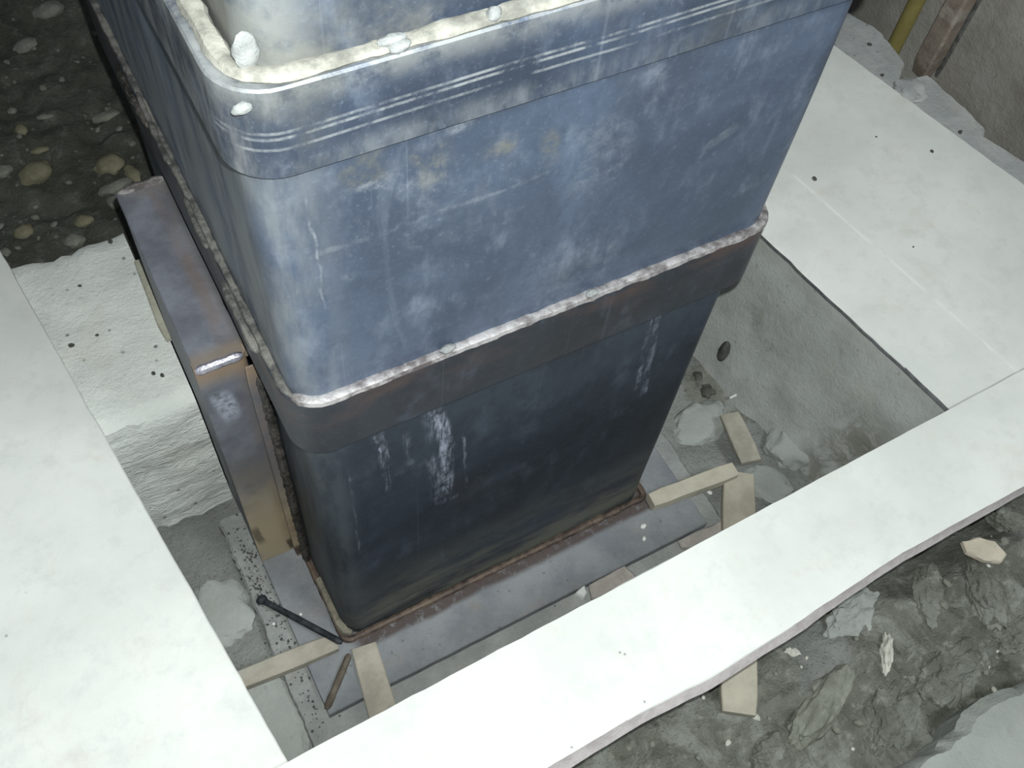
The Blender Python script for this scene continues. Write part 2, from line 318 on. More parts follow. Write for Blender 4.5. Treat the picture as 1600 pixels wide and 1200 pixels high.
# ------------------------------------------------------------------ object helpers
def link(name, me, mat=None, parent=None, smooth=True):
    o = bpy.data.objects.new(name, me); col.objects.link(o)
    if mat: me.materials.append(M[mat] if isinstance(mat, str) else mat)
    if parent: o.parent = parent
    if smooth:
        for p in me.polygons: p.use_smooth = True
        try: me.set_sharp_from_angle(angle=math.radians(38))
        except Exception: pass
    return o
def from_bm(name, bm, mat, parent=None, smooth=True):
    bmesh.ops.recalc_face_normals(bm, faces=bm.faces)
    me = bpy.data.meshes.new(name); bm.to_mesh(me); bm.free()
    return link(name, me, mat, parent, smooth)
def tag(o, label=None, cat=None, group=None, kind=None):
    if label: o['label'] = label
    if cat: o['category'] = cat
    if group: o['group'] = group
    if kind: o['kind'] = kind
    return o
def empty(name, loc):
    o = bpy.data.objects.new(name, None); col.objects.link(o); o.location = loc; o.empty_display_size = .05; return o

def rrect(x0, x1, y0, y1, r, n=8, step=0.02):
    pts = []
    for cx, cy, a0 in ((x1 - r, y0 + r, -90), (x1 - r, y1 - r, 0), (x0 + r, y1 - r, 90), (x0 + r, y0 + r, 180)):
        for i in range(n + 1):
            a = math.radians(a0 + 90.0 * i / n); pts.append((cx + r * math.cos(a), cy + r * math.sin(a)))
    out = []
    for i, p in enumerate(pts):
        q = pts[(i + 1) % len(pts)]; d = math.hypot(q[0] - p[0], q[1] - p[1]); k = max(1, int(d / step))
        for j in range(k): out.append((p[0] + (q[0] - p[0]) * j / k, p[1] + (q[1] - p[1]) * j / k))
    return out

def loops_mesh(bm, loops, cap0=True, cap1=True):
    vs = [[bm.verts.new(p) for p in L] for L in loops]
    n = len(vs[0])
    for a, b in zip(vs, vs[1:]):
        for i in range(n): bm.faces.new((a[i], a[(i + 1) % n], b[(i + 1) % n], b[i]))
    if cap0: bm.faces.new(vs[0][::-1])
    if cap1: bm.faces.new(vs[-1])
    return vs

def tube(name, rect, r, z0, z1, mat, parent, dent=0.0006, bev=0.0, wall=0.010):
    """hollow section: outer skin, top rim, inner skin, bottom rim"""
    x0, x1, y0, y1 = rect
    bm = bmesh.new(); loops = []
    base = rrect(x0, x1, y0, y1, r); inner = rrect(x0 + wall, x1 - wall, y0 + wall, y1 - wall, max(.003, r - wall))
    def outl(z, off):
        L = []
        cx, cy = (x0 + x1) / 2, (y0 + y1) / 2
        for (x, y) in base:
            d = noise.noise(Vector((x * 9, y * 9, z * 9 + 3))) * dent
            k = d - off
            nx = (x - cx) / ((x1 - x0) / 2); ny = (y - cy) / ((y1 - y0) / 2)
            sx = max(0, abs(nx) - .8) / .2 * (1 if nx > 0 else -1); sy = max(0, abs(ny) - .8) / .2 * (1 if ny > 0 else -1)
            l = math.hypot(sx, sy) or 1
            L.append((x + sx / l * k, y + sy / l * k, z))
        return L
    zs = []
    n = max(2, int((z1 - z0) / 0.02))
    if bev: loops.append(outl(z0, bev)); z_a, z_b = z0 + bev, z1 - bev
    else: z_a, z_b = z0, z1
    for i in range(n + 1): loops.append(outl(z_a + (z_b - z_a) * i / n, 0))
    if bev: loops.append(outl(z1, bev))
    vs = [[bm.verts.new(p) for p in L] for L in loops]
    k = len(base)
    for a, b in zip(vs, vs[1:]):
        for i in range(k): bm.faces.new((a[i], a[(i + 1) % k], b[(i + 1) % k], b[i]))
    # inner skin follows the outer one point by point, inset by the wall
    def inl(L):
        cx, cy = (x0 + x1) / 2, (y0 + y1) / 2
        fx = 1 - 2 * wall / (x1 - x0); fy = 1 - 2 * wall / (y1 - y0)
        return [bm.verts.new((cx + (p[0] - cx) * fx, cy + (p[1] - cy) * fy, p[2])) for p in L]
    i0, i1 = inl(loops[0]), inl(loops[-1])
    for i in range(k):
        j = (i + 1) % k
        bm.faces.new((vs[-1][i], vs[-1][j], i1[j], i1[i])); bm.faces.new((vs[0][j], vs[0][i], i0[i], i0[j])); bm.faces.new((i1[i], i1[j], i0[j], i0[i]))
    return from_bm(name, bm, mat, parent)

def bead(name, path, r, mat, parent=None, closed=False, rough=0.25, freq=70, seg=8, step=0.004, squash=1.0, obj=True, bm=None):
    """weld bead / rod along a path with a rippled radius"""
    P = [Vector(p) for p in path]
    pts = []
    rng = range(len(P)) if closed else range(len(P) - 1)
    for i in rng:
        a, b = P[i], P[(i + 1) % len(P)]; k = max(1, int((b - a).length / step))
        for j in range(k): pts.append(a.lerp(b, j / k))
    if not closed: pts.append(P[-1])
    own = bm is None
    bm = bm or bmesh.new(); rings = []
    N = len(pts)
    for i, p in enumerate(pts):
        t = (pts[(i + 1) % N] - pts[i - 1]) if closed else (pts[min(i + 1, N - 1)] - pts[max(i - 1, 0)])
        t.normalize(); up = Vector((0, 0, 1)) if abs(t.z) < .9 else Vector((0, 1, 0))
        s = t.cross(up).normalized(); u = s.cross(t)
        rr = r * (1 + rough * noise.noise(p * freq) + rough * .5 * noise.noise(p * freq * 3))
        if not closed and N > 4 and i in (0, N - 1) : rr *= .55
        rings.append([bm.verts.new(p + s * (math.cos(a) * rr) + u * (math.sin(a) * rr * squash)) for a in [2 * math.pi * q / seg for q in range(seg)]])
    R = range(N) if closed else range(N - 1)
    for i in R:
        a, b = rings[i], rings[(i + 1) % N]
        for q in range(seg): bm.faces.new((a[q], a[(q + 1) % seg], b[(q + 1) % seg], b[q]))
    if not closed: bm.faces.new(rings[0][::-1]); bm.faces.new(rings[-1])
    if not own: return None
    return from_bm(name, bm, mat, parent)

def poly_slab(name, pts, z0, z1, mat, wob=0.0008, step=0.012, edge_mat=None, warp=None, parent=None, bev=0.0012, seed=0.0):
    """level slab of any outline with slightly ragged cut edges"""
    out = []
    for i, p in enumerate(pts):
        q = pts[(i + 1) % len(pts)]; d = math.hypot(q[0] - p[0], q[1] - p[1]); k = max(1, int(d / step))
        for j in range(k):
            x, y = p[0] + (q[0] - p[0]) * j / k, p[1] + (q[1] - p[1]) * j / k
            if j: x += wob * noise.noise(Vector((x * 45, y * 45, seed))) + .6 * wob * noise.noise(Vector((x * 150, y * 150, seed + 2))); y += wob * noise.noise(Vector((x * 45, y * 45, seed + 5)))
            out.append((x, y))
    cx = sum(p[0] for p in out) / len(out); cy = sum(p[1] for p in out) / len(out)
    def ins(x, y, d):
        l = math.hypot(x - cx, y - cy); return (x - (x - cx) / l * d, y - (y - cy) / l * d)
    wz = warp or (lambda x, y: 0.0)
    bm = bmesh.new()
    L = [[(*p, z0 + wz(*p)) for p in out], [(*p, z1 - bev + wz(*p)) for p in out], [(*ins(*p, bev), z1 + wz(*p)) for p in out]]
    loops_mesh(bm, L)
    o = from_bm(name, bm, mat, parent)
    if edge_mat:
        o.data.materials.append(M[edge_mat])
        for f in o.data.polygons:
            if abs(f.normal.z) < .5: f.material_index = 1
    return o

def bar(bm, a, b, wdt, hgt, bev=0.0012, taper=0.0, wob=0.0):
    """straight timber/steel bar between the centres of its two ends"""
    a, b = Vector(a), Vector(b); t = (b - a); L = t.length; t.normalize()
    s = t.cross(Vector((0, 0, 1)) if abs(t.z) < .95 else Vector((0, 1, 0))).normalized(); u = s.cross(t)
    n = max(2, int(L / .02)); loops = []
    for i in range(n + 1):
        k = i / n; p = a + t * (L * k)
        e = bev if i in (0, n) else 0
        w2, h2 = wdt / 2 * (1 - taper * k) - e, hgt / 2 - e
        w2 += wob * noise.noise(p * 30); c = bev
        loops.append([tuple(p + s * x + u * y) for x, y in ((-w2 + c, -h2), (w2 - c, -h2), (w2, -h2 + c), (w2, h2 - c), (w2 - c, h2), (-w2 + c, h2), (-w2, h2 - c), (-w2, -h2 + c))])
    loops_mesh(bm, loops)

def rock_mesh(name, size, seed, sub=3, rough=0.25, freq=1.6, flat=0.0):
    bm = bmesh.new(); bmesh.ops.create_icosphere(bm, subdivisions=sub, radius=1.0)
    for v in bm.verts:
        d = v.co.normalized(); k = 1 + rough * noise.noise(d * freq + Vector((seed, seed * 2, 0))) + rough * .45 * noise.noise(d * freq * 2.7 + Vector((0, seed, 4)))
        k += rough * .2 * noise.noise(d * freq * 7 + Vector((seed, 0, 9)))
        c = d * k
        if flat and c.z > 1 - flat: c.z = 1 - flat + (c.z - 1 + flat) * .15
        v.co = Vector((c.x * size[0], c.y * size[1], c.z * size[2]))
    me = bpy.data.meshes.new(name); bm.to_mesh(me); bm.free(); return me
def rock(name, loc, size, mat, seed, rz=0.0, label=None, cat='stone', group=None, sub=3, rough=.25, freq=1.6, flat=0.0, tilt=(0, 0)):
    o = link(name, rock_mesh(name, size, seed, sub, rough, freq, flat), mat)
    o.location = loc; o.rotation_euler = (tilt[0], tilt[1], rz)
    return tag(o, label, cat, group)

# ------------------------------------------------------------------ the ground
def sst(a, b, v):
    t = max(0.0, min(1.0, (v - a) / (b - a))); return t * t * (3 - 2 * t)
def fbm(x, y, f, s=0.0):
    return noise.noise(Vector((x * f, y * f, s))) + .5 * noise.noise(Vector((x * f * 2.1, y * f * 2.1, s + 3))) + .25 * noise.noise(Vector((x * f * 4.3, y * f * 4.3, s + 7)))
def ground(x, y):
    z = -0.032
    inpit = sst(-.24, -.18, y) * sst(.70, .62, x)
    z += .005 * fbm(x, y, 14) * inpit
    # bank hidden under the left board
    z += sst(-.155, -.23, x) * sst(.235, .215, y) * .215
    # outside, in front of the plank: lumpy excavated soil rising to the right
    out = sst(-.20, -.27, y)
    z += out * (.020 + .045 * sst(.40, .75, x) + .020 * sst(-.35, -.6, y) + .018 * fbm(x, y, 9, 2) + .011 * fbm(x, y, 26, 5) + .0045 * fbm(x, y, 70, 9))
    # beyond the pale block: loose pebbly earth climbing away
    far = sst(.42, .55, y)
    z += far * (.02 + .020 * fbm(x, y, 7, 4) + .008 * fbm(x, y, 24, 6) + .003 * fbm(x, y, 70, 2) + .16 * sst(.9, 1.9, y) + .10 * sst(-.3, -.9, x))
    if x < -.09 and -.21 > y: z = min(z, .188 - .03 * sst(-.2, -.3, y))
    # mud hollow at the foot of the right wall
    z -= .012 * math.exp(-(((x - .56) / .05) ** 2 + ((y - .06) / .05) ** 2))
    return z
def on_ground(px, py, dz=0.0):
    z = 0.0
    for _ in range(12):
        p = at(px, py, z + dz); z = ground(p.x, p.y)
    p.z = z + dz; return p

def mortar_mask(x, y):
    m = .95 * sst(-.22, -.17, y) * sst(.45, .38, y)
    for (hx, hy, rx, ry, k) in mud:
        m -= k * math.exp(-(((x - hx) / rx) ** 2 + ((y - hy) / ry) ** 2))
    for (hx, hy, r, k) in grey:
        m += k * math.exp(-(((x - hx) ** 2 + (y - hy) ** 2) / r ** 2))
    return max(0.0, min(1.0, m))
def _m(px, py, rx, ry, k): p = at(px, py, -.03); return (p.x, p.y, rx, ry, k)
mud = [_m(1105, 598, .035, .035, 1.1), _m(1195, 630, .05, .018, 1.0), _m(1300, 680, .04, .03, .45)]
def _g(px, py, r, k): p = at(px, py, .02); return (p.x, p.y, r, k)
grey = [_g(1290, 990, .045, .8), _g(1590, 840, .05, .5), _g(1420, 1050, .05, .35), _g(1290, 1090, .04, .35), _g(1500, 900, .03, .4), _g(1550, 1010, .05, .4)]

def grid(name, x0, x1, y0, y1, step, hf, mat, attr=None):
    nx = int((x1 - x0) / step) + 1; ny = int((y1 - y0) / step) + 1
    vs = []; at_ = []
    for j in range(ny):
        y = y0 + (y1 - y0) * j / (ny - 1)
        for i in range(nx):
            x = x0 + (x1 - x0) * i / (nx - 1)
            vs.append((x, y, hf(x, y)))
            if attr: at_.append(attr(x, y))
    fs = [(j * nx + i, j * nx + i + 1, (j + 1) * nx + i + 1, (j + 1) * nx + i) for j in range(ny - 1) for i in range(nx - 1)]
    me = bpy.data.meshes.new(name); me.from_pydata(vs, [], fs); me.update()
    if attr:
        a = me.attributes.new('mortar', 'FLOAT', 'POINT'); a.data.foreach_set('value', at_)
    return link(name, me, mat)
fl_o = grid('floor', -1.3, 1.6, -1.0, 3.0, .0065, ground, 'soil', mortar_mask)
tag(fl_o, kind='structure')

# ------------------------------------------------------------------ right side: plastered pit wall, ledge, brown wall
BT = .206          # top of the boards left and right
bi0, bi1 = at(1205, 380, BT), at(1484, 641, BT)
bo0, bo1 = at(1328, 88, BT), at(1600, 288, BT)
def lerp_line(a, b, y):                # x of the line a-b at y
    t = (y - a.y) / (b.y - a.y); return a.x + (b.x - a.x) * t
def wall_right():
    bm = bmesh.new(); ys = [-.205 + .012 * i for i in range(75)]; prof = 16; loops = []
    for y in ys:
        xe = lerp_line(bi0, bi1, y) + .006
        L = []
        for k in range(prof + 1):
            t = k / prof; z = .1985 * (1 - t) + -.09 * t
            b = .052 * t ** 1.15 + .006 * fbm(y * 1.0, z * 1.0, 9, 1) * sst(0, .2, t) + .004 * fbm(y, z, 40, 6) * sst(.1, .5, t) * (1 + 1.5 * sst(.02, -.10, y))
            L.append((xe + .004 - b - .004 * (1 if k else 0), y, z))
        L.append((xe + .45, y, -.09)); L.append((xe + .45, y, .1985))
        loops.append(L)
    loops_mesh(bm, loops)
    return from_bm('wall_right', bm, 'wall')
# body of the wall stops short of the brown wall; its outer strip is the speckled ledge
def wall_right_fixed():
    o = wall_right()
    for v in o.data.vertices:
        if v.co.x > .95 or (v.co.x > lerp_line(bi0, bi1, v.co.y) + .3): v.co.x = lerp_line(bo0, bo1, v.co.y) - .085
    return tag(o, kind='structure')
wall_right_fixed()
LZ = .1985
led = [(1300, 75), (1362, 40), (1388, 66), (1402, 84), (1412, 98), (1407, 116), (1404, 130), (1428, 134), (1434, 121), (1450, 118), (1470, 135), (1490, 153), (1516, 178), (1540, 203), (1536, 215), (1560, 230), (1600, 255), (1690, 330)]
inn = [(1700, 378), (1600, 300), (1500, 228), (1420, 168), (1330, 100)]
pts = [at(px, py, LZ) for px, py in led] + [at(px, py, LZ) - X0 for px, py, X0 in [(a, b, Vector((.03, 0, 0))) for a, b in inn]]
# hidden run behind the column
pts = [Vector((at(1300, 75, LZ).x, .62, LZ))] + pts[1:] + [Vector((pts[-1].x, .62, LZ))]
o = poly_slab('mortar_ledge', [(p.x, p.y) for p in pts][::-1], -.05, .2, 'ledge', wob=.003, step=.008, bev=.003)
tag(o, 'speckled grey mortar ledge between the right board and the brown wall', 'ledge')
WX = 1.125
def wall_far():
    bm = bmesh.new(); ny, nz = 110, 60
    V = [[bm.verts.new((WX + .006 * fbm(-1.2 + 3.4 * i / ny, -.1 + 1.7 * k / nz, 8, 3) + .002 * fbm(-1.2 + 3.4 * i / ny, 1.7 * k / nz, 30, 3), -1.2 + 3.4 * i / ny, -.1 + 1.7 * k / nz)) for i in range(ny + 1)] for k in range(nz + 1)]
    for k in range(nz):
        for i in range(ny): bm.faces.new((V[k][i], V[k][i + 1], V[k + 1][i + 1], V[k + 1][i]))
    r = bmesh.ops.extrude_face_region(bm, geom=bm.faces[:])
    for v in r['geom']:
        if isinstance(v, bmesh.types.BMVert): v.co.x = WX + .12
    return tag(from_bm('wall_far', bm, 'brown'), kind='structure')
wall_far()

# pipes standing against the brown wall
def pipe(name, p, r, z0, z1, mat, label, cat, rough=.03, parent_parts=None):
    o = bead(name, [(p[0], p[1], z0), (p[0], p[1], z1)], r, mat, rough=rough, freq=25, seg=20, step=.02)
    return tag(o, label, cat)
py_ = at(1402, 68, .2); py_.x += .022; py_.y += .006
def at_x(px, py, x): return side(px, py, x)
pp = at_x(1416, 35, 1.078)
yel = pipe('yellow_pipe', (1.078, pp.y), .0115, -.04, 1.3, 'yellow', 'yellow upright pipe standing against the brown wall', 'pipe')
pq = at_x(1466, 65, 1.03)
rt = empty('rusty_tube', (1.03, pq.y, .19))
bm = bmesh.new(); bar(bm, (0, 0, 0.003), (0, 0, 1.1), .024, .030, bev=.003, wob=.003); from_bm('shaft', bm, 'rusttube', rt)
bm = bmesh.new(); bar(bm, (.015, -.014, 0.003), (.015, -.014, 1.1), .004, .008, bev=.001); from_bm('shadow_strip', bm, 'chip', rt)  # thin dark bar standing in for the shadow down the tube's right edge
tag(rt, 'rust and plaster stained upright tube beside the yellow pipe', 'tube')
rock('mortar_lump', at(1418, 138, .2) + Vector((-.004, -.008, .004)), (.024, .020, .006), 'ledge', 4.4, .6, 'small mortar lump at the foot of the rusty tube', 'lump', rough=.4)

# ------------------------------------------------------------------ left side: pale concrete block
def block():
    bm = bmesh.new(); x0, x1, y0, y1 = -.62, -.0485, .232, .486; zt = .1955; st = .010
    nx = int((x1 - x0) / st); ny = int((y1 - y0) / st); nz = 22
    def top(x, y):
        e = sst(0, .035, y - y0); return zt - .012 * (1 - e) ** 2 + .0025 * fbm(x, y, 22, 3)
    cols = []
    def bx(x, y): return y + (.010 * fbm(x, 0, 13, 8) + .004 * fbm(x, 0, 50, 2))
    def fy(x, z): return y0 + .006 * fbm(x, z, 14, 5) + .004 * fbm(x, z * 1.4 + x * .8, 45, 1) + .012 * sst(.1, .2, z) ** 2 + .004 * fbm(x, 0, 60, 9) * sst(.03, -.03, z)
    for i in range(nx + 1):
        x = x0 + (x1 - x0) * i / nx; L = []
        zb = -.024 + .006 * fbm(x, 0, 22, 4) + .003 * fbm(x, 0, 80, 1)
        for k in range(nz): z = zb + (top(x, fy(x, zt)) - zb) * k / nz; L.append((x, fy(x, z), z))
        for j in range(ny + 1):
            ya = fy(x, zt); yb = bx(x, y1); y = ya + (yb - ya) * j / ny; z = top(x, y)
            if j == ny: z -= .004
            L.append((x, y, z))
        for k in range(1, 8): L.append((x, bx(x, y1) + .008 * k / 7, zt - .004 - (zt + .03) * k / 7))
        cols.append(L)
    loops_mesh(bm, cols)
    return tag(from_bm('concrete_block', bm, 'block'), 'pale rough concrete block with a broken front, left of the column', 'concrete block')
block()

# ------------------------------------------------------------------ cement boards
lb0, lb1 = at(-4, 383, BT), at(452, 1194, BT)
d = (lb1 - lb0); a0 = lb0 - d * .03; a1 = lb1 + d * .55
o = poly_slab('cement_board', [(a0.x, a0.y), (-.95, a0.y + .03), (-.95, a1.y), (a1.x, a1.y)], BT - .0065, BT, 'board', edge_mat='edge', seed=1)
tag(o, 'wide white cement board covering the left of the pit', 'board')
e = bi1 + (bi1 - bi0) * .16; e0 = bi0 - (bi1 - bi0) * 1.1; f0 = bo0 - (bo1 - bo0) * .55; f1 = bo1 + (bo1 - bo0) * .55
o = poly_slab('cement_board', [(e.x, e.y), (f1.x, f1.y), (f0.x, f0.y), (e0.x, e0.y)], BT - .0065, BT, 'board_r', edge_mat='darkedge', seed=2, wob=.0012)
tag(o, 'greyish white cement board right of the column along the brown wall', 'board')
PT = BT + .0095
A, B_ = at(450, 1190, PT), at(1486, 638, PT); C1, C2 = at(1000, 1115, PT), at(1600, 760, PT)
dA = (B_ - A); dC = (C2 - C1)
B2 = A + dA * 1.0; B3 = at(1600, 577, PT); B3 = B2 + (B3 - B2) * 1.8
pl = [A - dA * .35, C1 - dC * .80, C1, at(1110, 1060, PT), at(1225, 988, PT), at(1320, 924, PT), at(1412, 863, PT), C2, C2 + dC * .35, B3, B2]
o = poly_slab('cement_plank', [(p.x, p.y) for p in pl], BT + .0002, PT, 'board', edge_mat='edge', seed=3, wob=.0008)
for v in o.data.vertices:              # the long outer edge is cut on a slant and flares towards its foot
    if v.co.z < PT - .003:
        ly = C1.y + (C2.y - C1.y) * (v.co.x - C1.x) / (C2.x - C1.x)
        if v.co.y < ly + .02: v.co.y -= max(.002, .0085 - .0075 * (v.co.x - .1)) * (1 + .3 * noise.noise(v.co * 14)); v.co.z -= 0
tag(o, 'long narrow white cement plank lying across the front of the pit', 'plank')

# ------------------------------------------------------------------ the column
CY = .515
COLUMN = empty('steel_column', (0, 0, 0))
tag(COLUMN, 'large dark steel box column with welded collars standing in the pit', 'column')
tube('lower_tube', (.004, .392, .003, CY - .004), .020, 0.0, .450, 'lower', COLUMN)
tube('main_tube', (.000, .398, .000, CY), .022, .450, .728, 'main', COLUMN)
tube('upper_tube', (.010, .390, .006, CY - .008), .022, .728, 1.45, 'top', COLUMN)
tube('lower_collar', (-.006, .4045, -.0065, CY + .006), .027, .437, .503, 'lowcol', COLUMN, bev=.0015, wall=.0095)
tube('upper_collar', (-.007, .405, -.0065, CY + .006), .028, .716, .7705, 'collar', COLUMN, bev=.0012, wall=.0120)
poly_slab('base_plate', [(-.047, -.064), (.447, -.064), (.447, .54), (-.047, .54)], -.0135, 0.0, 'plate', wob=.0004, parent=COLUMN)
# weld seams
def around(x0, x1, y0, y1, r, z): return [(x, y, z) for x, y in rrect(x0, x1, y0, y1, r, n=6, step=.03)]
_p = around(-.0025, .4010, -.003, CY + .003, .025, .5035)
_i = max(range(len(_p)), key=lambda k: -_p[k][0] * 1.0 - _p[k][1] * .5)
_p = _p[_i:] + _p[:_i]
_j = min(range(len(_p)), key=lambda k: abs(_p[k][0] - .4010) + abs(_p[k][1] - CY * .5))
bead('weld_seam', _p[:_j + 1], .0046, 'weld_silver', COLUMN, False, .28, 90, squash=.75)
bead('weld_seam', _p[_j:] + _p[:1], .0030, 'weld_grey', COLUMN, False, .35, 110, squash=.6)
bead('weld_seam', around(.0030, .397, -.0005, CY, .025, .7720), .0052, 'weld_pale', COLUMN, True, .35, 60, squash=.7)
bead('weld_seam', around(.000, .396, -.001, CY - .002, .008, .003), .0042, 'weld_rust', COLUMN, True, .3, 90)
bead('weld_seam', [(.0015, .08 - .002 * i, .006 + .0002 * i) for i in range(32)] + [(.004, .008, .010), (.010, .003, .011)], .0050, 'weld_tan', COLUMN, False, .2, 60)
# spatter and drips of weld metal
for px, py, yy, s in ((384, 82, .008, (.0060, .0025, .010)), (772, 22, -.003, (.004, .003, .004)), (612, 62, -.002, (.007, .003, .003)), (624, 72, -.004, (.006, .003, .003)), (378, 170, -.005, (.005, .002, .003)), (700, 545, -.007, (.006, .003, .003)), (925, 458, -.008, (.005, .003, .003))):
    p = front(px, py, yy); o = link('weld_spatter', rock_mesh('weld_spatter', s, px * .1, 3, .18), 'spatter', COLUMN); o.location = p
# raised lap edges of the weld along the left face
for (y0_, y1_, z_) in ((.275, .225, .520), (.185, .150, .5175), (.145, .085, .5115)):
    pass
bead('weld_run', [(-.004, .330, .507), (-.006, .262, .509), (-.006, .240, .511)], .0022, 'weld_grey', COLUMN, False, .3, 90)
bead('weld_run', [(-.006, .205, .507), (-.008, .175, .509), (-.008, .150, .510)], .0022, 'weld_grey', COLUMN, False, .3, 90)
bead('weld_run', [(-.008, .120, .505), (-.009, .080, .509), (-.008, .050, .508)], .0028, 'weld_grey', COLUMN, False, .3, 90)
bead('slag_line', [(-.0060, .30 + .006 * i, .4985 - .0006 * i) for i in range(16)], .0040, 'weld_black', COLUMN, False, .5, 160)

# box stiffener welded to the left face
ST = None
bx0, bx1, by0, by1, bz = -.047, -.0035, .128, .338, .400
def stiff():
    global ST
    r = .006
    bm = bmesh.new(); bar(bm, (bx0 + .004, by0 + .011, bz / 2), (bx0 + .004, by1, bz / 2), .008, bz - .018); bar(bm, (bx0 + .009, by1 - .005, bz / 2), (bx1, by1 - .005, bz / 2), .009, bz - .02)
    ST = from_bm('side_stiffener', bm, 'boxtop', COLUMN)
    bm = bmesh.new()      # front plate with a rounded right edge
    L0 = [(bx0, by0), (bx1 - r, by0)] + [(bx1 - r + r * math.sin(a), by0 + r - r * math.cos(a)) for a in (.4, .8, 1.2, math.pi / 2)] + [(bx1, by0 + .010), (bx0, by0 + .010)]
    loops_mesh(bm, [[(x, y, z) for x, y in L0] for z in [0.0005 + (bz - .001) * i / 24 for i in range(25)]])
    from_bm('front_plate', bm, 'boxfront', ST)
    bm = bmesh.new()
    prof = [(bx0, bz - .009), (bx1 + .003, bz - .009), (bx1 + .003, bz - .004)] + [(bx1 + .003 - r * (1 - math.cos(a)), bz - r + r * math.sin(a)) for a in (.5, 1.0, math.pi / 2)] + [(bx0 + .001, bz), (bx0, bz - .001)]
    loops_mesh(bm, [[(x, by0 + .003 + (by1 - by0 - .003) * i / 20, z) for x, z in prof] for i in range(21)])
    from_bm('top_plate', bm, 'boxtop', ST)
    bead('weld_seam', [(bx0 + .001, by0 + .0005, bz - .001), (bx1 - .003, by0 + .0005, bz - .001)], .0042, 'weld_blue', ST, False, .2, 120)
    bead('weld_seam', [(bx0 + .002, by1, bz - .001), (bx1, by1 + .002, bz)], .0042, 'weld_silver', ST, False, .35, 120)
    bead('slag_seam', [(-.0010, .106, .004 + .39 * i / 30) for i in range(31)], .0040, 'weld_black', ST, False, .45, 150)
    bm = bmesh.new(); bar(bm, (-.0022, .118, .0), (-.0022, .118, .395), .016, .004, bev=.001); from_bm('edge_strip', bm, 'boxfront', ST)
stiff()

# ------------------------------------------------------------------ grout pad under the plate
pts = [(-.0745, -.091), (.475, -.094), (.475, .56), (-.044, .56), (-.044, .205), (-.0745, .205)]
o = poly_slab('grout_pad', pts, -.06, -.0135, 'grout', wob=.003, step=.006, bev=.003, seed=9)
tag(o, 'low grey grout pad under the steel base plate', 'grout pad')

# ------------------------------------------------------------------ timber battens
def batten(name, a, b, wdt, hgt, label, mat='wood', cat='batten', wob=.0012):
    a = Vector(a); b = Vector(b)
    bm = bmesh.new(); bar(bm, (0, 0, hgt / 2), tuple(b - a + Vector((0, 0, hgt / 2))), wdt, hgt, wob=wob)
    o = from_bm(name, bm, mat); o.location = a
    return tag(o, label, cat, 'dusty battens around the column foot')
p0, p1 = at(360, 1063, .014), at(525, 1001, .014)
batten('wooden_batten', (p0.x - .05, p0.y + .001, .0005), (p1.x, p1.y, .0005), .020, .014, 'beige wooden batten running left from the column corner under the dark rod')
p0, p1 = at(568, 1008, .010), at(597, 1108, .010); q = p0 + (p1 - p0) * 1.7
batten('wooden_batten', (p0.x, p0.y, .0005), (q.x, q.y, .0005), .030, .009, 'flat beige batten running from the column corner towards the plank')
p0, p1 = at(1018, 780, .018), at(1150, 730, .018)
batten('wooden_batten', (p0.x, p0.y, .0005), (p1.x, p1.y, -.001), .020, .018, 'short square beige batten poking right from the column foot', 'wood_side')
p0 = at(1155, 738, .004); p1 = at(1156, 1114, .004)
batten('wooden_batten', (p0.x, p0.y, -.006), (p1.x, p1.y, -.008), .040, .012, 'long beige batten passing under the plank, its cut end lying on the soil', 'wood_side')
p0, p1 = at(1141, 645, -.004), at(1174, 722, -.004)
batten('wooden_batten', (p0.x, p0.y, -.012), (p1.x, p1.y, -.008), .029, .008, 'dust covered batten end behind the short square batten')
# strip lying beside the stiffener on the pale block
p0, p1 = at(219, 412, .2), at(268, 534, .2)
bm = bmesh.new(); bar(bm, (0, 0, .004), tuple(p1 - p0 + Vector((0, 0, .004))), .013, .008, wob=.002); o = from_bm('wood_strip', bm, 'oldwood'); o.location = (p0.x, p0.y, .2005)
tag(o, 'grey weathered wood strip on the pale block beside the stiffener', 'strip')

# rods at the near left corner
p0 = at(408, 934, .004)
r1 = empty('steel_rod', (p0.x, p0.y, -.009)); tag(r1, 'straight dark steel rod leaning from the column corner', 'rod')
p1 = at(534, 1004, .020)
bead('shaft', [Vector((0, 0, .006)), Vector(p1) - Vector((p0.x, p0.y, -.009))], .0037, 'rod', r1, False, .06, 40, seg=10)
o = link('rod_head', rock_mesh('rod_head', (.0065, .0055, .005), 2.2, 2, .15), 'rod', r1); o.location = (0, 0, .006)
p0, p1 = at(546, 1022, .006), at(510, 1108, .004)
o = bead('rusty_rod', [(0, 0, 0), tuple(p1 - p0)], .0042, 'rustrod', None, False, .15, 60, seg=10); o.location = p0
tag(o, 'short rusty rod lying on the base plate corner', 'rod')

# ------------------------------------------------------------------ mortar lumps, stones, fragments in the pit
def lump(px, py, size, seed, label, rz=0, mat='lump', dz=0.0, flat=.3, rough=.22, name='mortar_lump', cat='lump', freq=1.6, group=None, sub=4, tilt=(0, 0)):
    p = on_ground(px, py); p.z += dz
    return rock(name, p, size, mat, seed, rz, label, cat, group, sub, rough, freq, flat, tilt)
lump(345, 955, (.036, .040, .016), 1.3, 'smooth greenish grey mortar lump beside the left board edge', .3, dz=-.003)
lump(425, 1120, (.036, .060, .014), 5.1, 'flat mortar lump in the near corner between board and plank', .1, dz=-.004)
lump(1243, 690, (.046, .036, .028), 3.7, 'rounded grey mortar lump at the foot of the right pit wall', .4, dz=.004)
lump(1092, 665, (.045, .030, .020), 8.2, 'grey mortar lump close behind the column foot', .2, dz=.000)
lump(1200, 757, (.026, .034, .010), 6.6, 'low spread mortar patch beside the long batten', .7, dz=.002)
